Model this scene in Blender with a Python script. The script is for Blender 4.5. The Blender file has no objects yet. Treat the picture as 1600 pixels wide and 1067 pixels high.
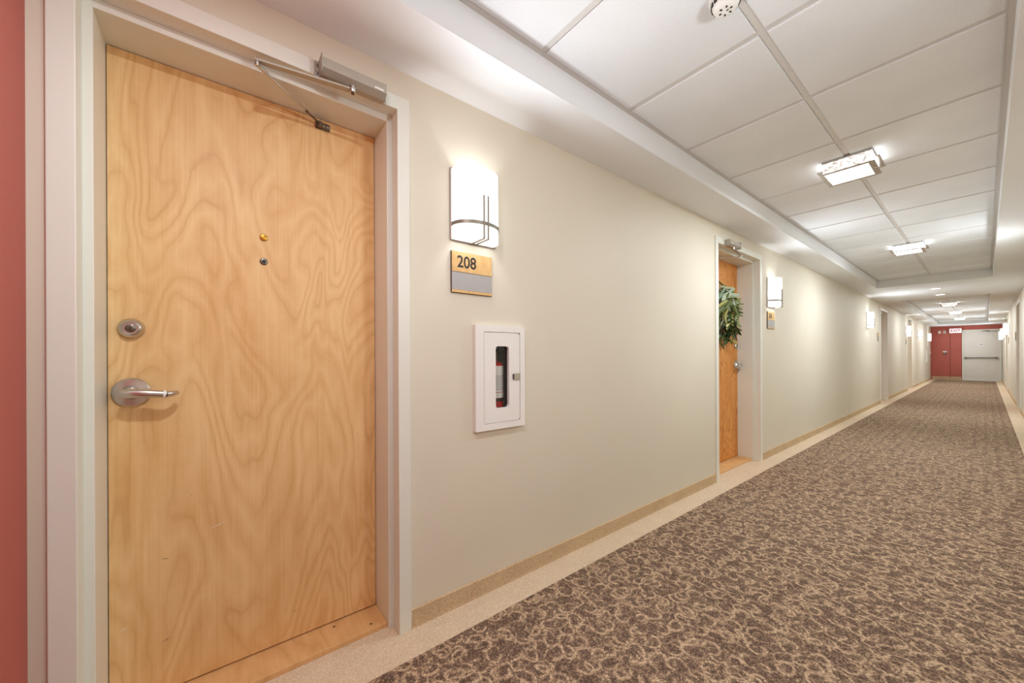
import bpy, bmesh, math, random
from mathutils import Vector, Matrix
random.seed(7)
scene = bpy.context.scene
C = scene.collection
PI = math.pi

# ------------------------------------------------------------------ camera, world, exposure
FPX, YAW, ROLL, V0 = 586.71, 0.8999, -0.0043, 555.34
CAM = Vector((1.4476, 0.0, 1.1012))
cd = bpy.data.cameras.new('camera'); cam = bpy.data.objects.new('camera', cd); C.objects.link(cam)
cd.sensor_fit = 'HORIZONTAL'; cd.sensor_width = 36.0; cd.lens = FPX / 1600 * 36
cd.shift_y = (V0 - 533.5) / 1600
cd.clip_start = 0.02
fw = Vector((-math.sin(YAW), math.cos(YAW), 0)); rt = Vector((math.cos(YAW), math.sin(YAW), 0)); up = Vector((0, 0, 1))
R2 = rt * math.cos(ROLL) + up * math.sin(ROLL); U2 = up * math.cos(ROLL) - rt * math.sin(ROLL)
M = Matrix((R2, U2, -fw)).transposed().to_4x4(); M.translation = CAM
cam.matrix_world = M
scene.camera = cam

w = bpy.data.worlds.new('world'); scene.world = w; w.use_nodes = True
w.node_tree.nodes['Background'].inputs[0].default_value = (0.5, 0.5, 0.5, 1)
w.node_tree.nodes['Background'].inputs[1].default_value = 0.0     # a closed corridor: only lamps light it, added unseen ones included
scene.view_settings.view_transform = 'Standard'; scene.view_settings.look = 'None'
scene.view_settings.exposure = 0.12; scene.view_settings.gamma = 1.0
scene.view_settings.use_curve_mapping = False
try:
    scene.cycles.use_denoising = True
    scene.cycles.max_bounces = 16; scene.cycles.diffuse_bounces = 10
    scene.cycles.sample_clamp_indirect = 6.0
    scene.cycles.caustics_reflective = False; scene.cycles.caustics_refractive = False
except Exception:
    pass
SHADE_E = 1.25       # glow of the lit sconce glass
BULB_W = 3.0         # bulb inside each sconce (up and down light)
SCONCE_W = 7.4      # light leaving the front of each sconce
FLUSH_E = 1.5        # glow of the ceiling fixtures' glass
FLUSH_W = 22.0       # light leaving the bottom of each ceiling fixture
DOWN_E = 3.0         # glow of the recessed downlights
DOWN_W = 15.0

# ------------------------------------------------------------------ dimensions
XR = 1.86            # right wall
YB, YE = -0.357, 24.0 # red back wall, red end wall
ZS, ZT = 2.238, 2.363
TX0, TX1 = 0.285, 1.522
XM = 0.905
P = 0.6096

# ------------------------------------------------------------------ material helpers
def lin(r, g, b):
    f = lambda c: (c / 255 / 12.92) if c / 255 <= .04045 else ((c / 255 + .055) / 1.055) ** 2.4
    return (f(r), f(g), f(b), 1)
MATS = {}
class NT:
    def __init__(s, name):
        s.m = bpy.data.materials.new(name); s.m.use_nodes = True; s.t = s.m.node_tree
        s.b = s.t.nodes['Principled BSDF']; MATS[name] = s.m
    def n(s, typ, **kw):
        nd = s.t.nodes.new(typ)
        for k, v in kw.items():
            if k.startswith('i_'):
                key = k[2:]; key = int(key) if key.isdigit() else key.replace('_', ' ')
                if hasattr(v, 'is_output') or isinstance(v, bpy.types.NodeSocket): s.t.links.new(v, nd.inputs[key])
                else: nd.inputs[key].default_value = v
            else: setattr(nd, k, v)
        return nd
    def l(s, a, b): s.t.links.new(a, b)
    def math(s, op, a, b=None, c=None, clamp=False):
        nd = s.t.nodes.new('ShaderNodeMath'); nd.operation = op; nd.use_clamp = clamp
        for i, v in enumerate((a, b, c)):
            if v is None: continue
            if isinstance(v, (int, float)): nd.inputs[i].default_value = v
            else: s.t.links.new(v, nd.inputs[i])
        return nd.outputs[0]
    def mix(s, fac, a, b):
        nd = s.t.nodes.new('ShaderNodeMix'); nd.data_type = 'RGBA'
        for i, v in ((0, fac), (6, a), (7, b)):
            if isinstance(v, (tuple, float, int)): nd.inputs[i].default_value = v
            else: s.t.links.new(v, nd.inputs[i])
        return nd.outputs[2]
    def ramp(s, fac, stops):
        nd = s.t.nodes.new('ShaderNodeValToRGB'); e = nd.color_ramp.elements
        while len(e) < len(stops): e.new(0.5)
        for el, (p, c) in zip(e, stops): el.position = p; el.color = c
        s.t.links.new(fac, nd.inputs[0]); return nd.outputs[0]
    def coords(s, scale=(1, 1, 1), loc=(0, 0, 0), kind='Object'):
        tc = s.n('ShaderNodeTexCoord'); mp = s.n('ShaderNodeMapping')
        mp.inputs['Scale'].default_value = scale; mp.inputs['Location'].default_value = loc
        s.l(tc.outputs[kind], mp.inputs[0]); return mp.outputs[0]
    def noise(s, vec, scale=5, detail=2, rough=.5, dist=0):
        nd = s.n('ShaderNodeTexNoise'); nd.inputs['Scale'].default_value = scale; nd.inputs['Detail'].default_value = detail
        nd.inputs['Roughness'].default_value = rough; nd.inputs['Distortion'].default_value = dist
        s.l(vec, nd.inputs['Vector']); return nd.outputs[0]
    def bump(s, h, strength=.3, dist=.002):
        nd = s.n('ShaderNodeBump'); nd.inputs['Strength'].default_value = strength; nd.inputs['Distance'].default_value = dist
        s.l(h, nd.inputs['Height']); s.l(nd.outputs[0], s.b.inputs['Normal'])
    def set(s, col=None, rough=None, metal=None, spec=None):
        if col is not None:
            if isinstance(col, tuple): s.b.inputs['Base Color'].default_value = col
            else: s.l(col, s.b.inputs['Base Color'])
        if rough is not None: s.b.inputs['Roughness'].default_value = rough
        if metal is not None: s.b.inputs['Metallic'].default_value = metal
        if spec is not None: s.b.inputs['Specular IOR Level'].default_value = spec
        return s
def painted(name, col, rough=.5, var=.03, bump=.08, scale=220, spec=.4):
    m = NT(name); v = m.coords()
    a = m.noise(v, 1.3, 3); c1 = tuple(x * (1 - var) for x in col[:3]) + (1,); c2 = tuple(min(1, x * (1 + var)) for x in col[:3]) + (1,)
    m.set(m.ramp(a, [(.3, c1), (.7, c2)]), rough, 0, spec)
    m.bump(m.noise(v, scale, 2), bump, .001); return m
def plain(name, col, rough=.5, metal=0, spec=.5):
    m = NT(name); v = m.coords(); a = m.noise(v, 40, 2)
    m.set(m.mix(a, tuple(x * .94 for x in col[:3]) + (1,), tuple(min(1, x * 1.05) for x in col[:3]) + (1,)), rough, metal, spec); return m
def emit(name, col, strength, base=(.9, .9, .9, 1)):
    m = NT(name); m.set(base, .4)
    m.b.inputs['Emission Color'].default_value = col; m.b.inputs['Emission Strength'].default_value = strength; return m

painted('wall_paint', lin(215, 208, 191), .55, .02, .10)
painted('red_paint', lin(180, 92, 80), .5, .04, .08)
painted('ceiling_paint', lin(228, 231, 233), .6, .015, .06)
painted('frame_paint', lin(223, 224, 214), .38, .02, .05, 90)
painted('grey_door_paint', lin(226, 221, 214), .45, .02, .05, 90)
painted('white_enamel', lin(234, 232, 228), .35, .01, .03, 60)
plain('nickel', lin(204, 201, 196), .27, 1.0)
plain('dark_nickel', lin(120, 112, 102), .35, 1.0)
plain('band_metal', lin(140, 134, 122), .45, .6)
plain('closer_metal', lin(178, 172, 160), .42, .45)
plain('black_plastic', lin(30, 28, 27), .45)
plain('dark_ink', lin(45, 38, 32), .6)
plain('brass', lin(196, 142, 58), .3, 1.0)
plain('red_enamel', lin(178, 24, 26), .3)
plain('white_plastic', lin(232, 231, 226), .45)
plain('label_paper', lin(232, 230, 224), .6)
plain('grey_print', lin(120, 120, 120), .6)
plain('plaque_grey', lin(168, 166, 164), .5)
plain('plaque_edge', lin(62, 46, 32), .6)
plain('cabinet_inside', lin(104, 100, 96), .6)
plain('twig', lin(88, 68, 46), .8)
plain('tee_metal', lin(206, 204, 200), .45)
plain('seam_dark', lin(60, 52, 46), .7)
emit('sconce_glass', (1.0, .99, .965, 1), SHADE_E)
emit('lamp_diffuser', (1.0, .985, .96, 1), FLUSH_E)
emit('downlight_lens', (1.0, .975, .94, 1), DOWN_E)
emit('exit_face', (1.0, .62, .68, 1), 0.75)
plain('exit_letter', lin(150, 40, 60), .5)

def glass_panel():                      # textured, lit glass on the sides of the ceiling fixtures
    m = NT('textured_glass'); v = m.coords()
    nz = m.n('ShaderNodeTexVoronoi'); nz.inputs['Scale'].default_value = 90; m.l(v, nz.inputs['Vector'])
    k = m.noise(v, 60, 3)
    m.set(lin(225, 225, 225), .15)
    m.b.inputs['Emission Color'].default_value = (1, .97, .94, 1)
    st = m.math('MULTIPLY_ADD', k, 3.0, -.85, clamp=True)
    m.l(st, m.b.inputs['Emission Strength']); m.bump(nz.outputs[0], .6, .002)
glass_panel()
def end_glass():
    m = NT('end_glass'); v = m.coords(); k = m.noise(v, 60, 3)
    m.set(lin(225, 225, 225), .15); m.b.inputs['Emission Color'].default_value = (1, .99, .97, 1)
    m.l(m.math('MULTIPLY_ADD', k, 9.0, 2.0), m.b.inputs['Emission Strength'])
end_glass()
def clear_glass():
    m = NT('clear_glass'); t = m.t
    tr = m.n('ShaderNodeBsdfTransparent'); gl = m.n('ShaderNodeBsdfGlossy'); gl.inputs['Roughness'].default_value = .03
    lw = m.n('ShaderNodeLayerWeight'); lw.inputs[0].default_value = .5; fac = m.math('MULTIPLY_ADD', m.math('POWER', lw.outputs['Facing'], 4), .5, .03)
    mx = m.n('ShaderNodeMixShader'); m.l(fac, mx.inputs[0]); m.l(tr.outputs[0], mx.inputs[1]); m.l(gl.outputs[0], mx.inputs[2])
    m.l(mx.outputs[0], t.nodes['Material Output'].inputs['Surface'])
clear_glass()

def birch(name, light, mid, line, seed, freq=26, contrast=1.0):
    m = NT(name)
    v = m.coords((1, 1, 1), (seed, seed * 1.7, seed * .6))
    vs = m.n('ShaderNodeMapping'); vs.inputs['Scale'].default_value = (1, 3.0, .95); m.l(v, vs.inputs[0])
    field = m.noise(vs.outputs[0], 1.25, 2.2, .45, .6)
    wob = m.noise(v, 16, 2, .5)
    f2 = m.math('MULTIPLY_ADD', wob, .022, field)
    ph = m.math('MULTIPLY', f2, freq)
    fr = m.math('FRACT', ph)
    tri = m.math('ABSOLUTE', m.math('SUBTRACT', fr, .5))
    lines = m.math('SUBTRACT', 1, m.math('MULTIPLY', tri, 9), clamp=True)           # thin contour lines of the rotary-cut veneer
    soft = m.math('MULTIPLY', tri, 2)
    vf = m.n('ShaderNodeMapping'); vf.inputs['Scale'].default_value = (1, 130, 2.2); m.l(v, vf.inputs[0])
    fine = m.noise(vf.outputs[0], 1, 3, .6)
    vb = m.n('ShaderNodeMapping'); vb.inputs['Scale'].default_value = (1, 5, 1.2); m.l(v, vb.inputs[0])
    broad = m.noise(vb.outputs[0], 1.4, 3, .6)
    fleck = m.noise(v, 55, 3, .6)
    tone = m.math('ADD', m.math('MULTIPLY', broad, .55), m.math('ADD', m.math('MULTIPLY', soft, .16), m.math('MULTIPLY', fine, .30)))
    tone = m.math('ADD', tone, m.math('MULTIPLY', fleck, .12))
    base = m.ramp(tone, [(.38, mid), (.72, light)])
    lm = m.noise(v, 4, 2)
    la = m.math('MULTIPLY', lines, m.math('MULTIPLY', m.ramp(lm, [(.35, (0, 0, 0, 1)), (.65, (1, 1, 1, 1))]), .55 * contrast))
    m.set(m.mix(la, base, line), .48, 0, .3)
    m.bump(fine, .05, .001)
birch('birch_veneer', lin(233, 198, 144), lin(215, 170, 112), lin(184, 130, 76), 3.1, 15, .55)
birch('pine_veneer', lin(228, 160, 86), lin(194, 122, 52), lin(128, 74, 30), 8.3, 20, 1.5)
birch('sill_wood', lin(226, 184, 130), lin(206, 160, 106), lin(160, 112, 66), 5.7, 10, .35)
birch('plaque_wood', lin(226, 190, 132), lin(206, 166, 108), lin(176, 128, 72), 1.7, 30, .5)

def carpet():
    m = NT('scroll_carpet'); v = m.coords()
    warp = m.n('ShaderNodeTexNoise'); warp.inputs['Scale'].default_value = 9; warp.inputs['Detail'].default_value = 1; m.l(v, warp.inputs['Vector'])
    wv = m.n('ShaderNodeVectorMath', operation='MULTIPLY_ADD'); m.l(warp.outputs['Color'], wv.inputs[0]); wv.inputs[1].default_value = (.05, .05, 0); m.l(v, wv.inputs[2])
    def scrolls(scale, off, r0, wd, sgn):
        mp = m.n('ShaderNodeMapping'); mp.inputs['Scale'].default_value = (scale, scale, 0); mp.inputs['Location'].default_value = (off, off * .37, 0)
        m.l(wv.outputs[0], mp.inputs[0])
        vo = m.n('ShaderNodeTexVoronoi'); vo.voronoi_dimensions = '2D'; vo.inputs['Scale'].default_value = 1; vo.inputs['Randomness'].default_value = .8; m.l(mp.outputs[0], vo.inputs['Vector'])
        d = m.n('ShaderNodeVectorMath', operation='SUBTRACT'); m.l(mp.outputs[0], d.inputs[0]); m.l(vo.outputs['Position'], d.inputs[1])
        sx = m.n('ShaderNodeSeparateXYZ'); m.l(d.outputs[0], sx.inputs[0])
        ang = m.math('ARCTAN2', sx.outputs[1], sx.outputs[0])
        sc = m.n('ShaderNodeSeparateColor'); m.l(vo.outputs['Color'], sc.inputs[0])
        rot = m.math('MULTIPLY_ADD', sc.outputs[0], 6.2832, ang)
        frc = m.math('FRACT', m.math('MULTIPLY', rot, sgn / 6.2832))                 # 0..1 round the curl
        rad = m.math('MULTIPLY_ADD', frc, .34, r0)                                     # spiral radius
        ln = m.n('ShaderNodeVectorMath', operation='LENGTH'); m.l(d.outputs[0], ln.inputs[0])
        ring = m.math('ABSOLUTE', m.math('SUBTRACT', ln.outputs['Value'], rad))
        k = m.math('SUBTRACT', 1.25, m.math('DIVIDE', ring, wd), clamp=True)
        msk = m.math('MULTIPLY', m.math('SUBTRACT', 1.0, m.math('ABSOLUTE', m.math('SUBTRACT', frc, .5))), 1.0)
        msk = m.math('MULTIPLY', m.math('SUBTRACT', .40, m.math('ABSOLUTE', m.math('SUBTRACT', frc, .5))), 9, clamp=True)
        return m.math('MULTIPLY', k, msk)
    a = scrolls(11.0, 0.0, .15, .095, 1); b = scrolls(12.0, 5.3, .17, .09, -1)
    nz = m.noise(wv.outputs[0], 15, 1.0, .4, .4)
    worm = m.math('SUBTRACT', 1.3, m.math('MULTIPLY', m.math('ABSOLUTE', m.math('SUBTRACT', nz, .5)), 26), clamp=True)
    pat = m.math('MAXIMUM', m.math('MAXIMUM', a, b), m.math('MULTIPLY', worm, .6), clamp=True)
    # yarn loops: one random shade per loop
    yv = m.n('ShaderNodeTexVoronoi'); yv.voronoi_dimensions = '2D'; yv.inputs['Scale'].default_value = 210; yv.inputs['Randomness'].default_value = .6; m.l(v, yv.inputs['Vector'])
    ys = m.n('ShaderNodeSeparateColor'); m.l(yv.outputs['Color'], ys.inputs[0])
    brk = m.noise(v, 24, 2, .6)
    fac = m.math('ADD', m.math('MULTIPLY', pat, .52), m.math('MULTIPLY', m.math('SUBTRACT', ys.outputs[0], .5), .62))
    fac = m.math('ADD', fac, m.math('MULTIPLY', brk, .42), clamp=True)
    col = m.ramp(fac, [(.0, lin(92, 74, 63)), (.30, lin(122, 101, 86)), (.62, lin(168, 142, 116)), (.95, lin(208, 183, 152))])
    m.set(col, .95, 0, .1)
    hg = m.math('SUBTRACT', 1, yv.outputs['Distance'])
    m.bump(hg, .5, .003)
carpet()
def border_carpet(name, c1, c2):
    m = NT(name); v = m.coords()
    yv = m.n('ShaderNodeTexVoronoi'); yv.inputs['Scale'].default_value = 330; m.l(v, yv.inputs['Vector'])
    ys = m.n('ShaderNodeSeparateColor'); m.l(yv.outputs['Color'], ys.inputs[0])
    big = m.noise(v, 6, 3)
    f = m.math('ADD', m.math('MULTIPLY', ys.outputs[0], .7), m.math('MULTIPLY', big, .4))
    m.set(m.ramp(f, [(.15, c1), (.95, c2)]), .95, 0, .1); m.bump(yv.outputs['Distance'], .35, .002)
border_carpet('border_carpet', lin(196, 174, 146), lin(228, 210, 184))
border_carpet('base_carpet', lin(172, 146, 112), lin(218, 194, 160))
def tile_mat():
    m = NT('ceiling_tile'); v = m.coords()
    a = m.noise(v, 260, 3, .7); b = m.noise(v, 2.0, 2)
    f = m.math('ADD', m.math('MULTIPLY', a, .7), m.math('MULTIPLY', b, .3))
    m.set(m.ramp(f, [(.3, lin(208, 211, 213)), (.62, lin(231, 234, 236))]), .85, 0, .2); m.bump(a, .35, .0015)
tile_mat()
def leaf_mat(name, c1, c2):
    m = NT(name); v = m.coords(); oi = m.n('ShaderNodeObjectInfo')
    m.set(m.mix(oi.outputs['Random'], c1, c2), .45, 0, .4)
    m.bump(m.noise(v, 90, 2), .2, .001)
leaf_mat('leaf_dark', lin(66, 90, 48), lin(128, 142, 78))
leaf_mat('leaf_grey', lin(122, 146, 120), lin(176, 190, 168))
leaf_mat('leaf_olive', lin(142, 150, 76), lin(190, 184, 116))

# ------------------------------------------------------------------ mesh helpers
class MB:
    def __init__(s): s.bm = bmesh.new()
    def box(s, x0, x1, y0, y1, z0, z1, bev=0, seg=1):
        b = bmesh.new(); bmesh.ops.create_cube(b, size=1)
        for v in b.verts: v.co = Vector(((x0 + x1) / 2 + v.co.x * (x1 - x0), (y0 + y1) / 2 + v.co.y * (y1 - y0), (z0 + z1) / 2 + v.co.z * (z1 - z0)))
        if bev: bmesh.ops.bevel(b, geom=b.edges[:], offset=bev, segments=seg, profile=.5, affect='EDGES')
        s.add(b); return s
    def add(s, b, mtx=None):
        me = bpy.data.meshes.new('t'); b.to_mesh(me); b.free()
        if mtx: me.transform(mtx)
        s.bm.from_mesh(me); bpy.data.meshes.remove(me); return s
    def faces(s, vs, fs):
        vv = [s.bm.verts.new(v) for v in vs]
        for f in fs:
            try: s.bm.faces.new([vv[i] for i in f])
            except ValueError: pass
        return s
    def prism(s, pts, a0, a1, axis='y'):            # pts = polygon in the two other axes
        n = len(pts); mk = {'y': lambda p, a: (p[0], a, p[1]), 'x': lambda p, a: (a, p[0], p[1]), 'z': lambda p, a: (p[0], p[1], a)}[axis]
        vs = [mk(p, a0) for p in pts] + [mk(p, a1) for p in pts]
        fs = [tuple(range(n)), tuple(range(2 * n - 1, n - 1, -1))] + [(i, (i + 1) % n, n + (i + 1) % n, n + i) for i in range(n)]
        return s.faces(vs, fs)
    def ring(s, outer, inner, x0, x1):              # plate in the y-z plane with a hole, same number of points
        n = len(outer)
        vs = [(x1, *p) for p in outer] + [(x1, *p) for p in inner] + [(x0, *p) for p in outer] + [(x0, *p) for p in inner]
        fs = []
        for i in range(n):
            j = (i + 1) % n
            fs += [(i, j, n + j, n + i), (2 * n + i, 3 * n + i, 3 * n + j, 2 * n + j), (i, 2 * n + i, 2 * n + j, j), (n + i, n + j, 3 * n + j, 3 * n + i)]
        return s.faces(vs, fs)
    def tube(s, pts, r, seg=10, flat=None):
        pts = [Vector(p) for p in pts]; rings = []; r = r if isinstance(r, (list, tuple)) else [r] * len(pts)
        for i, p in enumerate(pts):
            t = (pts[min(i + 1, len(pts) - 1)] - pts[max(i - 1, 0)]).normalized()
            a = t.orthogonal().normalized() if abs(t.z) > .95 else t.cross(Vector((0, 0, 1))).normalized()
            b = t.cross(a).normalized(); fl = flat or 1
            rings.append([p + (a * math.cos(k * 2 * PI / seg) + b * fl * math.sin(k * 2 * PI / seg)) * r[i] for k in range(seg)])
        vs = [v for q in rings for v in q]; fs = []
        for i in range(len(pts) - 1):
            for k in range(seg): fs.append((i * seg + k, i * seg + (k + 1) % seg, (i + 1) * seg + (k + 1) % seg, (i + 1) * seg + k))
        fs += [tuple(range(seg - 1, -1, -1)), tuple((len(pts) - 1) * seg + k for k in range(seg))]
        return s.faces(vs, fs)
    def lathe(s, prof, seg=24, axis='z', c=(0, 0, 0)):   # prof: (radius, height)
        vs = []
        for r, h in prof:
            for k in range(seg):
                a = k * 2 * PI / seg; p = (r * math.cos(a), r * math.sin(a), h)
                if axis == 'x': p = (h, r * math.cos(a), r * math.sin(a))
                vs.append((p[0] + c[0], p[1] + c[1], p[2] + c[2]))
        fs = [(i * seg + k, i * seg + (k + 1) % seg, (i + 1) * seg + (k + 1) % seg, (i + 1) * seg + k) for i in range(len(prof) - 1) for k in range(seg)]
        fs += [tuple(range(seg - 1, -1, -1)), tuple((len(prof) - 1) * seg + k for k in range(seg))]
        return s.faces(vs, fs)
    def build(s, name, mat, parent=None, smooth=False, keep=False):
        bmesh.ops.recalc_face_normals(s.bm, faces=s.bm.faces[:])
        me = bpy.data.meshes.new(name); s.bm.to_mesh(me); s.bm.free()
        me.materials.append(MATS[mat])
        if smooth:
            for p in me.polygons: p.use_smooth = True
            try: me.set_sharp_from_angle(angle=math.radians(38))
            except Exception: pass
        o = bpy.data.objects.new(name, me); C.objects.link(o); o.parent = parent
        return o
def empty(name, loc=(0, 0, 0), rz=0):
    o = bpy.data.objects.new(name, None); C.objects.link(o); o.location = loc; o.rotation_euler = (0, 0, rz); o.empty_display_size = .1; return o
def tag(o, label, cat, group=None, kind=None):
    o['label'] = label; o['category'] = cat
    if group: o['group'] = group
    if kind: o['kind'] = kind
    return o
def area(parent, name, watts, sx, sy, loc, rot, col):
    ld = bpy.data.lights.new(name, 'AREA'); ld.shape = 'RECTANGLE'; ld.size = sx; ld.size_y = sy; ld.energy = watts; ld.color = col
    o = bpy.data.objects.new(name, ld); C.objects.link(o); o.parent = parent; o.location = loc; o.rotation_euler = rot; return o
def copy_tree(o, parent=None):
    c = o.copy(); C.objects.link(c); c.parent = parent
    for ch in list(o.children): copy_tree(ch, c)
    return c
def rrect(y0, y1, z0, z1, r, n=5):
    if not isinstance(r, (list, tuple)): r = [r] * 4      # corners: (y1,z1),(y0,z1),(y0,z0),(y1,z0)
    pts = []
    for (cy, cz, a0), q in zip(((y1, z1, 0), (y0, z1, 90), (y0, z0, 180), (y1, z0, 270)), r):
        sy = -1 if a0 in (0, 270) else 1; sz = -1 if a0 in (0, 90) else 1
        for k in range(n + 1):
            a = math.radians(a0 + 90 * k / n); pts.append((cy + sy * q + q * math.cos(a), cz + sz * q + q * math.sin(a)))
    return pts
def slab(name, mat, A, B, W, holes, axes, parent=None):
    """solid slab spanning A x B (in-plane) and W (thickness) with rectangular holes (a0,a1,b0,b1)"""
    us = sorted(set([A[0], A[1]] + [h[i] for h in holes for i in (0, 1)])); vs = sorted(set([B[0], B[1]] + [h[i] for h in holes for i in (2, 3)]))
    us = [u for u in us if A[0] <= u <= A[1]]; vs = [v for v in vs if B[0] <= v <= B[1]]
    solid = {}
    for i in range(len(us) - 1):
        for j in range(len(vs) - 1):
            cu, cv = (us[i] + us[i + 1]) / 2, (vs[j] + vs[j + 1]) / 2
            solid[i, j] = not any(h[0] < cu < h[1] and h[2] < cv < h[3] for h in holes)
    m = MB(); idx = {}
    def vert(i, j, k):
        if (i, j, k) not in idx:
            c = [0, 0, 0]; c[axes[0]] = us[i]; c[axes[1]] = vs[j]; c[axes[2]] = W[k]
            idx[i, j, k] = m.bm.verts.new(c)
        return idx[i, j, k]
    for (i, j), sld in solid.items():
        if not sld: continue
        for k in (0, 1): m.bm.faces.new([vert(i, j, k), vert(i + 1, j, k), vert(i + 1, j + 1, k), vert(i, j + 1, k)])
        for di, dj, e in ((-1, 0, ((i, j), (i, j + 1))), (1, 0, ((i + 1, j), (i + 1, j + 1))), (0, -1, ((i, j), (i + 1, j))), (0, 1, ((i, j + 1), (i + 1, j + 1)))):
            if not solid.get((i + di, j + dj), False):
                (a, b), (c, d) = e; m.bm.faces.new([vert(a, b, 0), vert(c, d, 0), vert(c, d, 1), vert(a, b, 1)])
    return m.build(name, mat, parent)
def text(name, body, size, mat, parent, loc, rot, depth=.001, offset=0.0, xs=1.0, shear=0):
    cu = bpy.data.curves.new(name, 'FONT'); cu.body = body; cu.size = size; cu.extrude = depth; cu.offset = offset
    cu.align_x = 'CENTER'; cu.align_y = 'CENTER'; cu.shear = shear
    t = bpy.data.objects.new(name + '_curve', cu); C.objects.link(t)
    dg = bpy.context.evaluated_depsgraph_get(); me = bpy.data.meshes.new_from_object(t.evaluated_get(dg))
    bpy.data.objects.remove(t); bpy.data.curves.remove(cu)
    me.name = name; me.materials.clear(); me.materials.append(MATS[mat])
    o = bpy.data.objects.new(name, me); C.objects.link(o); o.parent = parent; o.location = loc; o.rotation_euler = rot; o.scale = (xs, 1, 1); return o

# ------------------------------------------------------------------ the corridor shell
# doors: (y0, y1) outer edges of the steel frames
D1 = (-0.3245, 0.620); D2 = (3.385, 4.458); D3 = (11.56, 12.60); D4 = (16.28, 17.30)
RA = (11.75, 12.95); RB = (18.15, 19.2)
ZC = 2.127           # top of the frames
CABS = [(0.923, 1.213, 0.755, 1.242), (22.02, 22.31, 0.755, 1.242)]
hl = [(a + .02, b - .02, -.01, ZC - .02) for a, b in (D1, D2, D3, D4)] + [(a + .022, b - .022, c + .022, d - .022) for a, b, c, d in CABS]
hr = [(a + .02, b - .02, -.01, ZC - .02) for a, b in (RA, RB)]
o = slab('wall_left', 'wall_paint', (YB - .2, YE + .2), (0, ZS + .2), (-.30, 0), hl, (1, 2, 0)); tag(o, 'long beige painted corridor wall with the doors and sconces', 'wall', kind='structure')
o = slab('wall_right', 'wall_paint', (YB - .2, YE + .2), (0, ZS + .2), (XR, XR + .30), hr, (1, 2, 0)); tag(o, 'beige wall at the far right edge of the corridor', 'wall', kind='structure')
o = slab('wall_back', 'red_paint', (0, XR), (0, ZS + .2), (YB - .2, YB), [], (0, 2, 1)); tag(o, 'brick red wall at the left edge beside the nearest door', 'wall', kind='structure')
o = slab('wall_end', 'red_paint', (0, XR), (0, ZS + .2), (YE, YE + .2), [(.905, 1.805, -.01, 2.02)], (0, 2, 1)); tag(o, 'brick red wall closing the far end of the corridor', 'wall', kind='structure')

BX0, BX1 = 0.150, 1.706
fl = slab('floor', 'scroll_carpet', (BX0, BX1), (YB, YE), (-.05, 0), [], (0, 1, 2)); tag(fl, 'brown carpet with a beige scroll pattern along the corridor', 'floor', kind='structure')
# beige border carpet, running into the door recesses
m = MB(); m.box(0, BX0, YB, YE, -.05, .001)
for a, b in (D1, D2, D3, D4): m.box(-.30, 0, a + .02, b - .02, -.05, .001)
m.build('carpet_border', 'border_carpet', fl)
m = MB(); m.box(BX1, XR, YB, YE, -.05, .001)
for a, b in (RA, RB): m.box(XR, XR + .3, a + .02, b - .02, -.05, .001)
m.build('carpet_border', 'border_carpet', fl)

# ceiling: plaster soffits with two recessed trays of lay-in tiles
T1 = (1.688 - 2 * P, 1.688 + 12 * P); T2 = (11.56, 11.56 + 18 * P)
G = .010
ce = slab('ceiling', 'ceiling_paint', (-.3, XR + .3), (YB - .2, YE + .2), (ZS, ZT + .012), [(TX0, TX1, T1[0] - G, T1[1] + G), (TX0, TX1, T2[0] - G, T2[1] + G)], (0, 1, 2))
tag(ce, 'white plaster ceiling with recessed trays of square tiles', 'ceiling', kind='structure')
m = MB()
for t in (T1, T2): m.box(TX0 - .02, TX1 + .02, t[0] - .05, t[1] + .05, ZT + .0125, ZT + .05)
m.build('tray_deck', 'ceiling_paint', ce)
def tile_mesh():
    m = MB(); h = P / 2 - .0135; e = .006; z0, z1 = 0, .012
    vs = [(-h + e, -h + e, z0), (h - e, -h + e, z0), (h - e, h - e, z0), (-h + e, h - e, z0), (-h, -h, z0 + .003), (h, -h, z0 + .003), (h, h, z0 + .003), (-h, h, z0 + .003), (-h, -h, z1), (h, -h, z1), (h, h, z1), (-h, h, z1)]
    fs = [(0, 1, 2, 3), (8, 9, 10, 11)] + [(i, (i + 1) % 4, 4 + (i + 1) % 4, 4 + i) for i in range(4)] + [(4 + i, 4 + (i + 1) % 4, 8 + (i + 1) % 4, 8 + i) for i in range(4)]
    return m.faces(vs, fs)
t0 = tile_mesh().build('ceiling_tile', 'ceiling_tile', ce); first = True
ct0 = MB().box(-P / 2 + .012, P / 2 - .012, -.012, .012, ZT + .006, ZT + .0115).build('cross_tee', 'tee_metal', ce); firstc = True
for t, n in ((T1, 14), (T2, 18)):
    for i in range(n):
        for s in (-1, 1):
            o = t0 if first else t0.copy()
            if not first: C.objects.link(o)
            first = False
            o.location = (XM + s * P / 2, t[0] + (i + .5) * P, ZT)
            if i:
                o = ct0 if firstc else ct0.copy()
                if not firstc: C.objects.link(o)
                firstc = False
                o.location = (XM + s * P / 2, t[0] + i * P, 0)
    MB().box(XM - .012, XM + .012, t[0], t[1], ZT + .0055, ZT + .011).build('main_tee', 'tee_metal', ce)
    for x0, x1, y0, y1 in ((TX0, TX0 + .022, t[0] - G, t[1] + G), (TX1 - .022, TX1, t[0] - G, t[1] + G), (TX0, TX1, t[0] - G, t[0] + .012), (TX0, TX1, t[1] - .012, t[1] + G)):
        MB().box(x0, x1, y0, y1, ZT + .0045, ZT + .010).build('wall_angle', 'tee_metal', ce)

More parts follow.
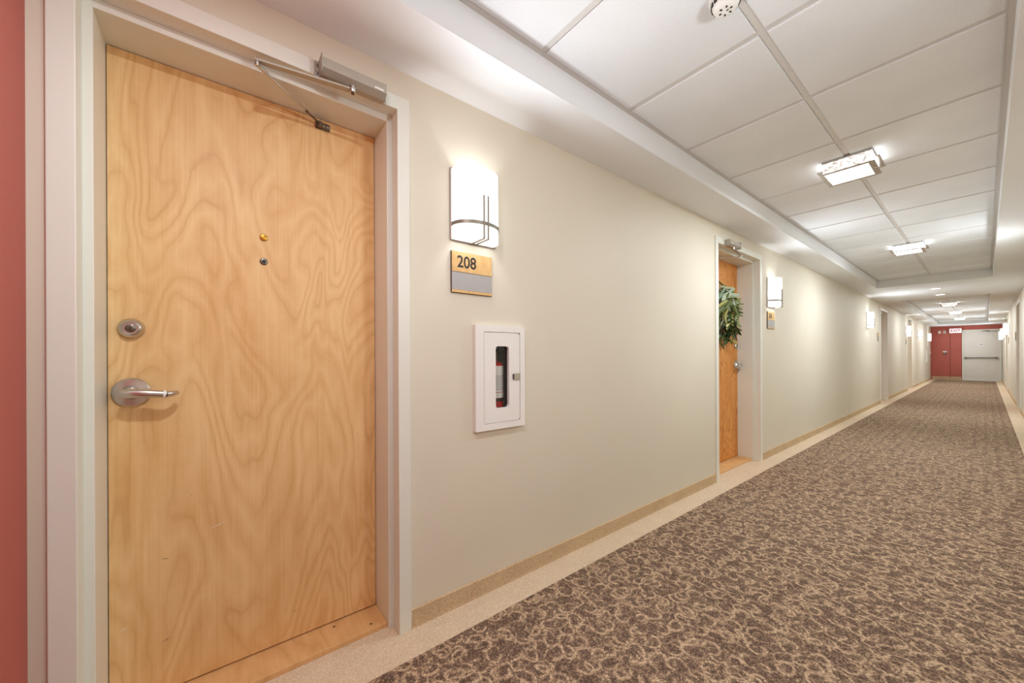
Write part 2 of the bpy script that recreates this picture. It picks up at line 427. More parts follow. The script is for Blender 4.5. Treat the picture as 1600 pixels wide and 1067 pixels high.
# baseboards: carpet-covered base with a thin top binding
def base(name, x, side, y0, y1, label):
    s = 1 if side == 'l' else -1
    m = MB(); m.prism([(x, 0), (x + s * .012, 0), (x + s * .010, .012), (x + s * .009, .070), (x, .070)], y0, y1)
    o = m.build(name, 'base_carpet'); tag(o, label, 'baseboard', kind='structure')
    MB().prism([(x, .070), (x + s * .0095, .070), (x + s * .0095, .074), (x + s * .005, .077), (x, .077)], y0, y1).build('binding_strip', 'frame_paint' if 0 else 'base_carpet', o)
base('baseboard_left', 0, 'l', YB, D1[0], 'narrow scrap of tan carpet base between red wall and nearest door')
base('baseboard_left', 0, 'l', D1[1], D2[0], 'tan carpet baseboard below the extinguisher cabinet')
base('baseboard_left', 0, 'l', D2[1], D3[0], 'tan carpet baseboard just past the door with the wreath')
base('baseboard_left', 0, 'l', D3[1], D4[0], 'tan carpet baseboard between the two far left doors')
base('baseboard_left', 0, 'l', D4[1], YE, 'tan carpet baseboard running to the red end wall on the left')
base('baseboard_right', XR, 'r', YB, RA[0], 'tan carpet baseboard on the right wall before its first door')
base('baseboard_right', XR, 'r', RA[1], RB[0], 'tan carpet baseboard between the two right wall doors')
base('baseboard_right', XR, 'r', RB[1], YE, 'tan carpet baseboard on the right wall beside the grey exit door')
m = MB(); m.box(.03, .855, YE - .014, YE, 0, .075, .002); tag(m.build('baseboard_end', 'base_carpet'), 'tan baseboard under the red panels of the end wall', 'baseboard', kind='structure')

# ------------------------------------------------------------------ apartment doors
DX = -.20            # face of the door leaves
def apartment_door(name, wall, y0, y1, wood, latch, label, detail=2):
    """latch = +1/-1: side (in local y) of the lock; local +x points into the corridor"""
    yc = (y0 + y1) / 2; h = (y1 - y0) / 2
    e = empty(name, (0 if wall == 'l' else XR, yc, 0), 0 if wall == 'l' else PI)
    tag(e, label, 'door', kind='structure')
    fi = h - .051; st = h - .071
    for s in (-1, 1):                     # double-rabbet steel jambs
        m = MB(); a, b = sorted((s * fi, s * h)); m.box(-.05, .011, a, b, 0, ZC, .0025, 2)
        a, b = sorted((s * st, s * (h - .012))); m.box(-.262, -.050, a, b, 0, ZC - .012, .002, 2)
        m.build('jamb', 'frame_paint', e)
    m = MB(); m.box(-.05, .0105, -fi - .004, fi + .004, ZC - .053, ZC, .0025, 2); m.box(-.262, -.0505, -st - .004, st + .004, ZC - .078, ZC - .012, .002, 2)
    m.build('frame_head', 'frame_paint', e)
    leaf = MB().box(DX - .044, DX, -st + .002, st - .002, .026, ZC - .080, .001).build('door_leaf', wood, e)
    sill = MB().box(DX - .05, -.066, -st, st, 0, .021, .003, 2).build('sill', 'sill_wood', e)
    # lever lockset and deadbolt
    ly = latch * (st - .053); lz = .992
    ro = MB().lathe([(.044, 0), (.044, .006), (.040, .010), (.022, .012), (.017, .020), (.013, .030), (.013, .055)], 32, 'x', (DX, ly, lz)).build('lever_handle', 'nickel', e, True)
    d = -latch
    m = MB(); m.tube([(DX + .052, ly - d * .012, lz), (DX + .057, ly + d * .004, lz), (DX + .060, ly + d * .03, lz - .001), (DX + .062, ly + d * .070, lz - .005), (DX + .060, ly + d * .084, lz - .007)], [.0135, .0148, .0135, .0112, .0102], 14)
    m.build('lever', 'nickel', ro, True)
    m = MB(); m.tube([(DX + .061, ly + d * .076, lz - .006), (DX + .060, ly + d * .082, lz - .0066)], [.0118, .0114], 14); m.build('collar', 'white_plastic', ro, True)
    m = MB(); m.tube([(DX + .060, ly + d * .083, lz - .0065), (DX + .052, ly + d * .098, lz - .006), (DX + .038, ly + d * .107, lz - .005)], [.0100, .0090, .0072], 14, ); m.build('lever_tip', 'nickel', ro, True)
    bz = 1.190
    db = MB().lathe([(.031, 0), (.031, .004), (.024, .018), (.019, .021), (.018, .019), (.016, .019)], 32, 'x', (DX, ly, bz)).build('deadbolt', 'nickel', e, True)
    MB().lathe([(.0125, .017), (.0125, .021), (.010, .0225)], 24, 'x', (DX, ly, bz)).build('key_cylinder', 'dark_nickel', db, True)
    MB().box(DX + .0222, DX + .0232, ly - .0011, ly + .0011, bz - .006, bz + .006).build('keyhole', 'black_plastic', db)
    if detail > 1:
        for zz, mt in ((1.538, 'brass'), (1.450, 'dark_nickel')):
            yy = -.003 if latch < 0 else .003
            p = MB().lathe([(.0125, 0), (.0125, .0022), (.010, .0036), (.0062, .0036), (.0055, .0015)], 24, 'x', (DX, yy, zz)).build('peephole', mt, e, True)
            MB().lathe([(.0054, .001), (.0054, .0018), (.002, .003)], 16, 'x', (DX, yy, zz)).build('lens', 'brass' if mt == 'brass' else 'black_plastic', p, True)
        for xx, yy in ((-.172, .224), (-.095, .345)): MB().lathe([(.0045, .0205), (.0045, .0222), (.003, .0228)], 14, 'z', (xx, yy, 0)).build('screw', 'dark_nickel', sill, True)
    return e
d1 = apartment_door('door_1', 'l', *D1, 'birch_veneer', -1, 'pale birch apartment door in the foreground, filling the left of the view')
leaf1 = [c for c in d1.children if c.name.startswith('door_leaf')][0]; yc1 = sum(D1) / 2
for (ya, za, yb, zb), mt in (((-.136, .453, -.114, .447), 'dark_ink'), ((-.136, .184, -.113, .191), 'dark_ink'), ((-.018, .513, .034, .529), 'label_paper'), ((-.062, .638, -.058, .640), 'dark_ink'), ((-.229, .262, -.211, .266), 'label_paper'), ((.236, .122, .243, .131), 'dark_ink')):
    a, b = Vector((ya - yc1, za)), Vector((yb - yc1, zb)); n = Vector((-(b - a).y, (b - a).x)).normalized() * .0009; mid = (a + b) / 2
    MB().prism([tuple(a), tuple(mid - n), tuple(b), tuple(mid + n)], DX, DX + .0003, 'x').build('scuff_mark', mt, leaf1)
apartment_door('door_2', 'l', *D2, 'pine_veneer', 1, 'orange-brown wooden door behind the green leaf wreath')
apartment_door('door_3', 'l', *D3, 'pine_veneer', -1, 'wooden door in left wall midway along, just past the third sconce', 1)
apartment_door('door_4', 'l', *D4, 'pine_veneer', 1, 'farthest wooden door in the left wall, thin sliver', 1)
apartment_door('door_5', 'r', *RA, 'pine_veneer', 1, 'wooden door at the right edge, nearest one in the right wall', 1)
apartment_door('door_6', 'r', *RB, 'pine_veneer', -1, 'farther wooden door in the right wall beyond the sconce', 1)

# ------------------------------------------------------------------ door closers
def door_closer(wall, yc, sgn, label):
    """yc: door centre; sgn=+1: body towards local +y"""
    e = empty('door_closer', (0 if wall == 'l' else XR, yc, 0), 0 if wall == 'l' else PI)
    tag(e, label, 'door closer', 'door closers on the frame heads')
    S = lambda y: y * sgn
    x0 = .011
    def bx(mb, xa, xb, ya, yb, za, zb, bv=0, sg=1):
        a, b = sorted((S(ya), S(yb))); return mb.box(xa, xb, a, b, za, zb, bv, sg)
    ya, yb = .142, .362                         # body from the door centre
    a, b = sorted((S(ya), S(yb)))
    m = MB(); m.prism([(x0, 2.120), (.052, 2.120), (.060, 2.114), (.060, 2.081), (.038, 2.066), (x0, 2.066)], a, b); body = m.build('closer_body', 'closer_metal', e)
    bl = bx(MB(), .0602, .0610, yb - .045, yb - .012, 2.084, 2.091).build('maker_plate', 'white_plastic', body)
    for (p, q) in ((ya - .016, ya), (yb, yb + .012)):
        br = bx(MB(), x0, x0 + .004, p, q, 2.066, 2.122, .001).build('bracket', 'closer_metal', e)
        for zz in (2.080, 2.106):
            MB().lathe([(.0045, 0), (.0045, .002), (.002, .003)], 14, 'x', (x0 + .004, S((p + q) / 2), zz)).build('screw', 'dark_nickel', br, True)
    bx(MB(), x0, .064, ya - .0025, ya + .0005, 2.064, 2.126, .0006).build('end_flange', 'closer_metal', e)
    piv = (.040, S(.245))
    m = MB(); m.lathe([(.011, 2.045), (.012, 2.048), (.012, 2.058), (.009, 2.060), (.009, 2.068)], 20, 'z', (piv[0], piv[1], 0)); sp = m.build('spindle', 'nickel', e, True)
    MB().lathe([(.0065, 2.041), (.0065, 2.046)], 6, 'z', (piv[0], piv[1], 0)).build('screw', 'dark_nickel', sp)
    el = Vector((-.002, S(-.036), 2.050))
    p0 = Vector((piv[0], piv[1], 2.052)); d = (el - p0).normalized(); n = Vector((-d.y, d.x, 0))
    w = .0125; vs = []
    for q, ww in ((p0 + d * .010, w * .9), (p0 + d * .04, w), (el - d * .012, w * .72), (el + d * .006, w * .7)):
        for s2, zz in ((-1, -.0025), (1, -.0025), (1, .0035), (-1, .0035)): vs.append(q + n * ww * s2 + Vector((0, 0, zz)))
    m = MB(); fs = [(0, 1, 2, 3), (12, 13, 14, 15)] + [(i * 4 + k, i * 4 + (k + 1) % 4, i * 4 + 4 + (k + 1) % 4, i * 4 + 4 + k) for i in range(3) for k in range(4)]
    m.faces(vs, fs).build('main_arm', 'closer_metal', e)
    MB().lathe([(.007, -.016), (.0075, -.012), (.0075, .006), (.005, .009)], 16, 'z', el).build('elbow_joint', 'nickel', e, True)
    sh = Vector((DX + .016, S(.183), 2.020)); e2 = el + Vector((0, 0, -.012))
    dd = (sh - e2); L = dd.length
    m = MB(); m.tube([e2, e2 + dd * .12, e2 + dd * .125, e2 + dd * .74], [.006, .006, .0045, .0045], 12); m.build('forearm', 'nickel', e, True)
    m = MB(); m.tube([e2 + dd * .73, e2 + dd * .77, e2 + dd * .78, sh], [.0058, .0058, .0034, .0034], 12); m.build('adjusting_rod', 'dark_nickel', e, True)
    shoe = bx(MB(), DX, DX + .005, .170, .222, 2.006, 2.034, .0015).build('shoe', 'dark_nickel', e)
    MB().lathe([(.010, -.012), (.011, -.008), (.011, .004), (.007, .008)], 16, 'z', sh).build('shoe_pivot', 'dark_nickel', shoe, True)
    for yy in (.200, .214): MB().lathe([(.004, .005), (.004, .007)], 12, 'x', (DX, S(yy), 2.020)).build('screw', 'nickel', shoe)
    return e
door_closer('l', sum(D1) / 2, 1, 'grey metal door closer above the foreground birch door')
door_closer('l', sum(D2) / 2, -1, 'grey metal door closer above the door with the wreath')
door_closer('l', sum(D4) / 2, -1, 'small grey door closer above the farthest left door')
door_closer('r', sum(RB) / 2, 1, 'grey door closer above the far door in the right wall')

# ------------------------------------------------------------------ wall sconces
def sconce_proto():
    e = empty('wall_sconce')
    Z0, Z1 = 1.606, 1.920; HW = .120
    bp = MB().box(0, .011, -HW, HW, Z0, Z1, .0015).build('backplate', 'nickel', e)
    def arc(a, d, x0, n=28): return [(x0 + d * math.sin(PI * k / n) ** .9, -a * math.cos(PI * k / n)) for k in range(n + 1)]
    def shell(a, d, x0, th, z0, z1):
        o_ = arc(a, d, x0); i_ = arc(a - th, d - th, x0); m = MB(); n = len(o_)
        vs = [(x, y, z0) for x, y in o_] + [(x, y, z1) for x, y in o_] + [(x, y, z0) for x, y in i_] + [(x, y, z1) for x, y in i_]
        fs = []
        for k in range(n - 1):
            fs += [(k, k + 1, n + k + 1, n + k), (2 * n + k, 3 * n + k, 3 * n + k + 1, 2 * n + k + 1), (k, 2 * n + k, 2 * n + k + 1, k + 1), (n + k, n + k + 1, 3 * n + k + 1, 3 * n + k)]
        fs += [(0, n, 3 * n, 2 * n), (n - 1, 3 * n - 1, 4 * n - 1, 2 * n - 1)]
        return m.faces(vs, fs)
    shell(.113, .088, .012, .004, Z0 + .006, Z1 - .003).build('glass_shade', 'sconce_glass', e, True)
    shell(.1165, .0925, .012, .003, 1.667, 1.682).build('metal_band', 'band_metal', e, True)
    for y in (-.011, .011):
        m = MB(); m.box(.103, .108, y - .0036, y + .0036, 1.606, 1.795, .0008); m.box(.0, .108, y - .0036, y + .0036, 1.604, 1.610, .0008)
        m.build('accent_bar', 'band_metal', e)
    for sy in (-1, 1):
        MB().box(.011, .022, sy * .105 - .006, sy * .105 + .006, Z1 - .006, Z1 + .001, .001).build('clip', 'nickel', e)
    m = MB(); m.lathe([(.010, 1.665), (.014, 1.668), (.014, 1.70), (.011, 1.702)], 14, 'z', (.045, 0, 0)); m.build('lamp_holder', 'white_plastic', e, True)
    ld = bpy.data.lights.new('sconce_bulb', 'POINT'); ld.energy = BULB_W; ld.color = (.97, .985, 1); ld.shadow_soft_size = .028
    lo = bpy.data.objects.new('sconce_bulb', ld); C.objects.link(lo); lo.parent = e; lo.location = (.052, 0, 1.765)
    area(e, 'sconce_light', SCONCE_W, .16, .26, (.112, 0, 1.765), (0, -PI / 2, 0), (.885, .945, 1))
    return e
SP = sconce_proto()
def sconce(i, wall, y, label, proto=[True]):
    e = SP if proto[0] else copy_tree(SP); proto[0] = False
    e.location = (0 if wall == 'l' else XR, y, 0); e.rotation_euler = (0, 0, 0 if wall == 'l' else PI)
    tag(e, label, 'wall lamp', 'half-round wall sconces')
SL = [(.926, 'large lit half-round sconce above the 208 number plaque'), (4.742, 'lit half-round sconce just right of the wreath door'), (10.12, 'lit half-round sconce before the midway left door'),
      (16.02, 'lit half-round sconce, fourth along the left wall'), (19.25, 'lit half-round sconce, fifth along the left wall'), (22.7, 'last lit half-round sconce on the left, against the red end wall')]
for i, (y, lb) in enumerate(SL): sconce(i, 'l', y, lb)
SR = [(1.15, 'lit half-round sconce on the right wall beside the camera, out of view'), (5.9, 'added second half-round sconce on the right wall, unseen fill light'), (16.95, 'lit half-round sconce on the right wall, nearest one in view'),  # the second sconce is an added, unseen one that fills the left wall
      (20.3, 'lit half-round sconce on the right wall overlapping the grey door edge'), (22.9, 'farthest lit half-round sconce on the right wall')]
for i, (y, lb) in enumerate(SR): sconce(i, 'r', y, lb)

# ------------------------------------------------------------------ room number plaques
def plaque(wall, y, num, label, y_w=.214):
    e = empty('number_plaque', (0 if wall == 'l' else XR, y, 0), 0 if wall == 'l' else PI); tag(e, label, 'sign', 'room number plaques')
    h = y_w / 2; z0, z1 = 1.378, 1.560
    MB().box(0, .007, -h, h, z0, z1).build('backing', 'plaque_edge', e)
    top = MB().box(.007, .0095, -h + .0015, h, z1 - .089, z1, .0005).build('wood_face', 'plaque_wood', e)
    MB().box(.007, .0095, -h + .0015, h, z0 + .0015, z0 + .013, .0005).build('wood_strip', 'plaque_wood', e)
    MB().box(.007, .0088, -h + .0015, h, z0 + .0135, z1 - .0905, .0005).build('name_insert', 'plaque_grey', e)
    if num: text('number', num, .073, 'dark_ink', top, (.0097, -h + .077, z1 - .046), (PI / 2, 0, PI / 2), .0004, .0012, .92)
    return e
plaque('l', .916, '208', 'wood and grey number plaque reading 208 under the large sconce')
plaque('l', 4.73, '206', 'small number plaque reading 206 beside the wreath door')
plaque('l', 11.32, '', 'small dark-edged plaque left of the midway left door', .16)
plaque('l', 15.98, '', 'small plaque under the fourth sconce on the left', .18)
plaque('r', 17.3, '', 'small plaque under the nearest sconce on the right wall', .18)
plaque('r', 13.5, '', 'small plaque on the right wall just past its first door', .16)

# ------------------------------------------------------------------ extinguisher cabinets
def cabinet(y0, y1, z0, z1, label, ex_label):
    yc = (y0 + y1) / 2; zc = (z0 + z1) / 2; e = empty('extinguisher_cabinet', (0, yc, z0)); tag(e, label, 'cabinet', 'white extinguisher cabinets')
    a, b = y0 - yc, y1 - yc; H = z1 - z0
    # trim frame around the recess
    MB().ring(rrect(a, b, 0, H, .001), rrect(a + .044, b - .030, .030, H - .030, .004), 0, .022).build('trim_frame', 'white_enamel', e)
    m = MB(); t = .003; A, B = a + .024, b - .024; Z0, Z1 = .024, H - .024
    m.box(-.17, -.17 + t, A, B, Z0, Z1); m.box(-.17, .0, A, A + t, Z0, Z1); m.box(-.17, .0, B - t, B, Z0, Z1); m.box(-.17, .0, A, B, Z0, Z0 + t); m.box(-.17, .0, A, B, Z1 - t, Z1)
    m.build('tub', 'cabinet_inside', e)
    wy0, wy1, wz0, wz1 = a + .113, a + .192, .098, H - .097
    dr = MB().ring(rrect(a + .0465, b - .032, .032, H - .032, (.014, .001, .001, .014)), rrect(wy0, wy1, wz0, wz1, .014), .004, .0195).build('door_panel', 'white_enamel', e)
    MB().prism(rrect(wy0 - .008, wy1 + .008, wz0 - .008, wz1 + .008, .016), .001, .0035, 'x').build('pane', 'clear_glass', dr)
    m = MB()
    for k in range(26): m.box(.012, .0215, a + .0425, a + .0455, .036 + k * (H - .072) / 26, .036 + (k + .62) * (H - .072) / 26)
    m.build('hinge', 'dark_nickel', dr)
    lt = MB().box(.0195, .026, b - .072, b - .034, .228, .258, .002).build('latch', 'nickel', dr)
    MB().box(.0195, .0255, b - .076, b - .0735, .231, .256).build('latch_slot', 'black_plastic', lt)
    # extinguisher, standing on the tub floor
    x = empty('fire_extinguisher', (-.082, yc + a + .172, z0 + .027)); tag(x, ex_label, 'extinguisher', 'fire extinguishers in the cabinets')
    MB().lathe([(.046, 0), (.050, .004), (.050, .268), (.045, .280), (.032, .288), (.018, .294), (.018, .300)], 32).build('bottle', 'red_enamel', x, True)
    m = MB(); n = 18; vs = []
    for k in range(n + 1):
        an = -1.5 + 3.0 * k / n
        vs += [(.0508 * math.cos(an), .0508 * math.sin(an), .140), (.0508 * math.cos(an), .0508 * math.sin(an), .268)]
    lb = m.faces(vs, [(2 * k, 2 * k + 2, 2 * k + 3, 2 * k + 1) for k in range(n)]).build('label', 'label_paper', x)
    m = MB()
    for r in range(9):
        z = .150 + r * .0085; vs = []; base_i = len(m.bm.verts)
        for k in range(11):
            an = -.55 + 1.2 * k / 10; vs += [(.0513 * math.cos(an), .0513 * math.sin(an), z), (.0513 * math.cos(an), .0513 * math.sin(an), z + .0022)]
        m.faces(vs, [(2 * k, 2 * k + 2, 2 * k + 3, 2 * k + 1) for k in range(10)])
    m.build('print_lines', 'grey_print', lb)
    m = MB(); vs = []
    for zz in (.112, .137):
        for k in range(n + 1):
            an = -1.5 + 3.0 * k / n; vs.append((.0509 * math.cos(an), .0509 * math.sin(an), zz))
    m.faces(vs, [(k, k + 1, n + 2 + k, n + 1 + k) for k in range(n)]).build('lower_label', 'label_paper', x)
    m = MB(); vs = []
    for zz in (.094, .110):
        for k in range(n + 1):
            an = -1.5 + 3.0 * k / n; vs.append((.0509 * math.cos(an), .0509 * math.sin(an), zz))
    m.faces(vs, [(k, k + 1, n + 2 + k, n + 1 + k) for k in range(n)]).build('black_stripe', 'black_plastic', x)
    m = MB(); m.lathe([(.02, .294), (.022, .298), (.022, .318), (.014, .322)], 20); m.box(-.014, .014, -.02, .02, .315, .335, .002); v_ = m.build('valve', 'brass', x, True)
    m = MB(); m.prism([(-.02, .330), (.075, .345), (.078, .352), (-.02, .340)], -.009, .009, 'y'); m.prism([(-.02, .345), (.07, .372), (.07, .379), (-.02, .356)], -.009, .009, 'y'); m.build('handle', 'black_plastic', v_)
    m = MB(); m.tube([(0, .015, .312), (.01, .045, .316), (.015, .068, .29), (.015, .072, .22), (.012, .074, .10), (.01, .074, .06)], [.009, .009, .009, .009, .009, .013], 12); m.build('hose', 'black_plastic', x, True)
    return e
cabinet(*CABS[0], 'white metal extinguisher cabinet with slot window below the 208 plaque', 'red fire extinguisher with white label inside the near cabinet')
cabinet(*CABS[1], 'small white extinguisher cabinet on the left wall near the end', 'fire extinguisher inside the far cabinet, barely visible')

# ------------------------------------------------------------------ wreath on the second door
def leaf_mesh(L, W, bend, fold):
    n = 5; vs = []; fs = []
    for i in range(n + 1):
        t = i / n; ww = W * math.sin(PI * min(1, .06 + t * .94)) ** .75 * (1 - .25 * t); z = -bend * t * t * L
        vs += [(L * t, -ww / 2, z + fold * ww), (L * t, 0, z), (L * t, ww / 2, z + fold * ww)]
    for i in range(n):
        for k in (0, 1): fs.append((i * 3 + k, i * 3 + k + 1, i * 3 + 4 + k, i * 3 + 3 + k))
    return MB().faces(vs, fs)
wr = empty('wreath', (DX, 3.965, 1.487)); tag(wr, 'round green leaf wreath hung on the second door', 'wreath')
RW = .188
m = MB(); m.tube([(.05 + .012 * math.sin(5 * a), RW * math.cos(a), RW * math.sin(a)) for a in [k * 2 * PI / 40 for k in range(41)]], .022, 8); m.build('twig_ring', 'twig', wr, True)
LV = []
for L, W, bnd, fo, mt in ((.135, .034, .25, .35, 'leaf_dark'), (.14, .040, .1, .25, 'leaf_grey'), (.13, .034, .35, .3, 'leaf_olive'), (.16, .036, .2, .4, 'leaf_dark'), (.115, .046, .15, .25, 'leaf_grey')):
    o = leaf_mesh(L, W, bnd, fo).build('leaf', mt, wr, True); LV.append(o)
nl = 300
for i in range(nl):
    a = 2 * PI * (i + random.random()) / nl; b = random.uniform(-2.0, 1.9)       # b: round the tube, 0 = facing the corridor
    er = Vector((0, math.cos(a), math.sin(a))); et = Vector((0, -math.sin(a), math.cos(a))); ex = Vector((1, 0, 0))
    nrm = ex * math.cos(b) + er * math.sin(b)
    pos = Vector((.05, 0, 0)) + er * RW + nrm * random.uniform(.015, .12)
    sw = random.uniform(-1, 1)
    d = (nrm * random.uniform(.45, 1.05) + et * (-.7 + .5 * sw) + er * (.85 * random.uniform(-1, 1) + .10)).normalized()
    side = d.cross(nrm + Vector((.01, .02, .03))).normalized(); nn = side.cross(d).normalized()
    q = Matrix((d, side, nn)).transposed().to_quaternion()
    k = random.choices(range(5), (5, 2, 3, 4, 2))[0]
    if i < 5: o = LV[i]
    else: o = LV[k].copy(); C.objects.link(o)
    s = random.uniform(.9, 1.3)
    tip = pos + d * LV[k].dimensions.x * s
    if pos.x + d.x * .11 < .004: d.x = abs(d.x)
    o.location = pos; o.rotation_mode = 'QUATERNION'; o.rotation_quaternion = q; o.scale = (s, s, s)

# ------------------------------------------------------------------ ceiling fixtures
def flush_proto():
    e = empty('ceiling_light')
    bx0, bx1, by0, by1 = -.118, .116, -.130, .125; zt = -.0005; zb = -.076
    MB().box(bx0 - .004, bx1 + .004, by0 - .004, by1 + .004, -.012, zt, .001).build('canopy', 'nickel', e)
    for (x0, x1, y0, y1) in ((bx0, bx1, by0, by0 + .004), (bx0, bx1, by1 - .004, by1), (bx0, bx0 + .004, by0 + .004, by1 - .004), (bx1 - .004, bx1, by0 + .004, by1 - .004)):
        MB().box(x0, x1, y0, y1, zb, -.012).build('side_glass', 'end_glass' if x1 - x0 < .01 else 'textured_glass', e)
    def frame(name, X0, X1, Y0, Y1, x0, x1, y0, y1, z0, z1, mat):
        o_ = rrect(X0, X1, Y0, Y1, .006, 3); i_ = rrect(x0, x1, y0, y1, .001, 3); m = MB(); n = len(o_)
        vs = [(*p, z1) for p in o_] + [(*p, z1) for p in i_] + [(*p, z0) for p in o_] + [(*p, z0) for p in i_]; fs = []
        for i in range(n):
            j = (i + 1) % n; fs += [(i, j, n + j, n + i), (2 * n + i, 3 * n + i, 3 * n + j, 2 * n + j), (i, 2 * n + i, 2 * n + j, j), (n + i, n + j, 3 * n + j, 3 * n + i)]
        return m.faces(vs, fs).build(name, mat, e)
    frame('cross_plate', -.150, .150, -.118, .112, bx0 - .001, bx1 + .001, by0 - .02 + .026, by1 - .02, -.052, -.048, 'nickel') if 0 else None
    for sx in (-1, 1):
        a, b = sorted((sx * .119, sx * .152)); MB().box(a, b, -.118, .105, -.054, -.050, .0008).build('end_plate', 'nickel', e)
    frame('bottom_plate', -.136, .130, -.128, .142, -.114, .100, -.112, .118, zb - .005, zb, 'nickel')
    MB().box(-.113, .099, -.111, .117, zb - .003, zb + .001).build('diffuser', 'lamp_diffuser', e)
    for sx in (-1, 1):
        MB().lathe([(.007, zb - .009), (.008, zb - .006), (.008, zb - .004)], 12, 'z', (sx * .122, 0, 0)).build('knob', 'nickel', e, True)
    area(e, 'fixture_light', FLUSH_W, .20, .22, (-.007, .003, zb - .012), (0, 0, 0), (.885, .945, 1))
    return e
FPROTO = flush_proto()
for i, (y, lb) in enumerate(((3.285, 'large square flush ceiling light with textured glass, nearest of the row'), (6.333, 'second square flush ceiling light in the first tray'), (14.25, 'flush ceiling light in the far tray, first of three'),
                             (17.3, 'flush ceiling light in the far tray, middle of three'), (20.35, 'flush ceiling light in the far tray, last of three'))):
    e = FPROTO if i == 0 else copy_tree(FPROTO)
    e.location = (.902, y, ZT); tag(e, lb, 'ceiling light', 'square flush ceiling lights')
for y, lb in ((9.87, 'round recessed downlight just past the near ceiling tray'), (10.95, 'round recessed downlight just before the far ceiling tray'), (.06, 'added round downlight above the camera, unseen fill for the near end')):  # the one above the camera is added out of view to brighten the near end
    e = empty('recessed_downlight', (.915, y, ZS)); tag(e, lb, 'ceiling light', 'recessed downlights in the ceiling band')
    m = MB(); m.lathe([(.060, -.0005), (.085, -.0005), (.085, -.004), (.078, -.007), (.060, -.003)], 32); m.build('trim_ring', 'white_enamel', e, True)
    MB().lathe([(.060, -.001), (.059, -.0035), (.03, -.0045)], 32).build('lens', 'downlight_lens', e, True)
    area(e, 'downlight_beam', DOWN_W if y > 1 else DOWN_W * .9, .10, .10, (0, 0, -.012), (0, 0, 0), (.885, .945, 1))

# smoke detector on the first tray
e = empty('smoke_detector', (.882, 1.418, ZT)); tag(e, 'round white smoke detector on the ceiling tile, cut by the top edge', 'smoke detector')
MB().lathe([(.050, -.012), (.053, -.009), (.053, 0)], 36).build('base', 'white_plastic', e, True)
cv = MB().lathe([(.012, -.050), (.026, -.049), (.036, -.044), (.043, -.030), (.046, -.012)], 36).build('cover', 'white_plastic', e, True)
for k in range(16):
    a = k * 2 * PI / 16
    o = MB().box(.0408, .0462, -.0055, .0055, -.031, -.017).build('vent_slot', 'black_plastic', cv); o.rotation_euler = (0, 0, a)
for k in range(6):
    a = k * 2 * PI / 6
    o = MB().box(.014, .022, -.003, .003, -.0505, -.0488).build('sounder_slot', 'black_plastic', cv); o.rotation_euler = (0, 0, a)
MB().lathe([(.004, -.0515), (.004, -.049)], 12, 'z', (.006, 0, 0)).build('test_button', 'grey_print', cv)

# ------------------------------------------------------------------ far end
e = empty('door_7', (1.356, YE, 0)); tag(e, 'light grey fire exit door with a push bar at the corridor end', 'door', kind='structure')
for s in (-1, 1):
    a, b = sorted((s * .446, s * .496)); MB().box(a, b, -.022, .12, 0, 2.065, .003).build('jamb', 'frame_paint', e)
MB().box(-.448, .448, -.022, .12, 2.005, 2.065, .003).build('frame_head', 'frame_paint', e)
MB().box(-.446, .446, .006, .05, .03, 2.005, .002).build('door_leaf', 'grey_door_paint', e)
MB().box(-.446, .446, -.03, .06, 0, .03, .004).build('sill', 'frame_paint', e)
pb = MB(); pb.tube([(-.39, -.065, .93), (.36, -.065, .93)], .018, 12); pb = pb.build('push_bar', 'dark_nickel', e, True)
for xx in (-.395, .365): MB().box(xx - .03, xx + .03, -.085, .006, .895, .965, .008, 2).build('bar_mount', 'dark_nickel', pb)
sg = MB().box(-.075, .075, .000, .006, 1.40, 1.53, .001).build('door_sign', 'white_enamel', e)
for xx in (-.03, .03):
    MB().lathe([(.013, 0), (.013, .002)], 12, 'z', (xx, 0, 0)).build('figure_head', 'dark_ink', sg).location = (0, 0, 0) if 0 else (0, -.002, 1.485)
    s = 1 if xx > 0 else -1
    MB().prism([(xx - .02 * s, 1.435), (xx + .018 * s, 1.475), (xx + .006 * s, 1.482), (xx - .032 * s, 1.445)], -.0015, 0).build('figure_body', 'dark_ink', sg)
cl = MB().box(.14, .36, -.05, .006, 1.955, 1.995, .004).build('closer', 'closer_metal', e)
MB().tube([(.18, -.055, 1.985), (.02, -.11, 1.992), (.22, -.02, 2.01)], .008, 8).build('closer_arm', 'dark_nickel', cl)

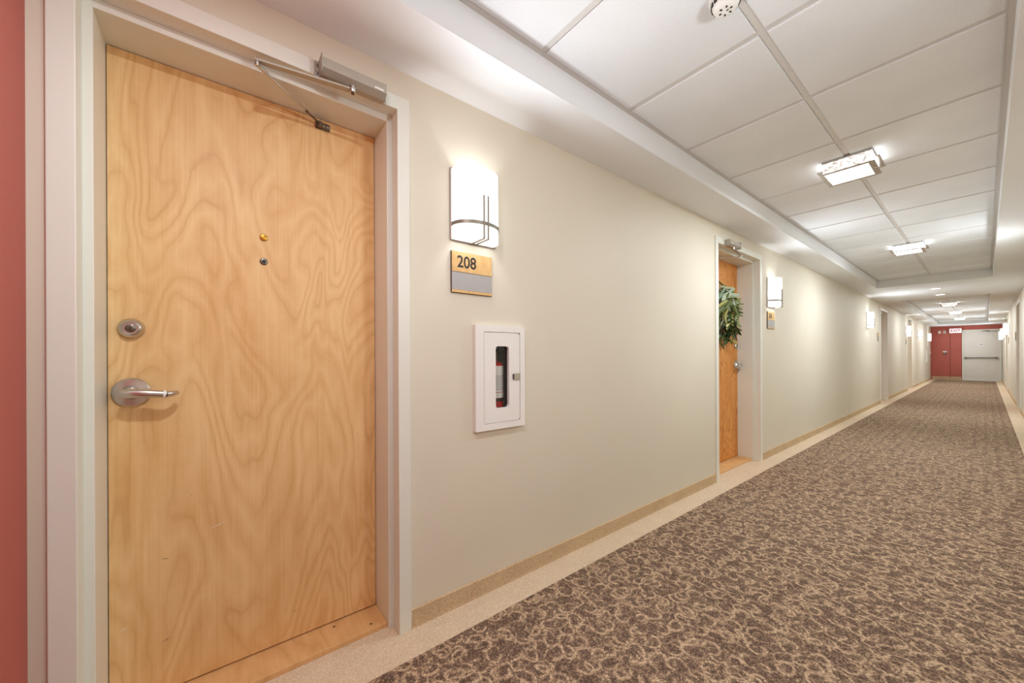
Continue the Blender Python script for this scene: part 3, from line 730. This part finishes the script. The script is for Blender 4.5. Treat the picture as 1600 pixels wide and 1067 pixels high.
e = empty('door_8', (.44, YE, 0)); tag(e, 'pair of flat red painted closet doors left of the exit door', 'door', kind='structure')
for x0, x1 in ((-.405, .096), (.104, .405)):
    lf = MB().box(x0, x1, -.012, .0, .085, 2.16, .003).build('door_leaf', 'red_paint', e)
MB().box(.0965, .1035, -.003, 0, .085, 2.16).build('seam', 'seam_dark', e)
for x0, x1 in ((-.405, .096), (.104, .405)): MB().box(x0 + .005, x1 - .005, -.0165, -.012, .085, .145, .001).build('kick_plate', 'base_carpet', e)
e = empty('key_switch', (.40, YE - .012, 1.13)); tag(e, 'small white plate with a dark keyed lock on the red closet doors', 'lock')
MB().box(-.06, .06, -.006, 0, .03, .075, .001).build('name_plate', 'white_plastic', e)
MB().box(-.035, .035, -.02, 0, -.06, .022, .003).build('lock_box', 'black_plastic', e); MB().lathe([(.018, 0), (.018, .008)], 16, 'z').build('lock_cylinder', 'nickel', e).matrix_local = Matrix.Translation((0, -.02, -.01)) @ Matrix.Rotation(PI / 2, 4, 'X')
for xx, lb in ((.253, 'small white alarm strobe on the red wall, left of the pair'), (.397, 'small white alarm horn on the red wall, beside the exit sign')):
    e = empty('alarm_device', (xx, YE - .012, 2.0)); tag(e, lb, 'alarm', 'pair of alarm devices on the red wall')
    MB().box(-.038, .038, -.02, 0, -.055, .055, .006, 2).build('housing', 'white_plastic', e); MB().box(-.02, .02, -.03, -.02, -.02, .02, .004).build('lens', 'label_paper' if xx < .3 else 'grey_print', e)
e = empty('exit_sign', (.69, YE - .09, 2.04)); tag(e, 'lit pink and white EXIT sign at the top of the red end wall', 'sign')
MB().box(-.165, .165, -.03, .03, -.095, .095, .006, 2).build('housing', 'white_plastic', e)
MB().box(-.155, .155, -.032, -.03, -.085, .085).build('face', 'exit_face', e)
text('lettering', 'EXIT', .15, 'exit_letter', e, (0, -.0335, 0), (PI / 2, 0, 0), .001, .004, .86)
MB().box(-.05, .05, .03, .09, -.03, .03, .003).build('wall_bracket', 'white_plastic', e)
e = empty('pull_station', (.012, YE - .3, 1.15)); tag(e, 'small pale switch box on left wall at the red corner', 'switch')
MB().box(-.012, .012, -.04, .04, -.06, .06, .003).build('housing', 'white_plastic', e); MB().box(.012, .02, -.02, .02, -.02, .02, .002).build('toggle', 'grey_print', e)
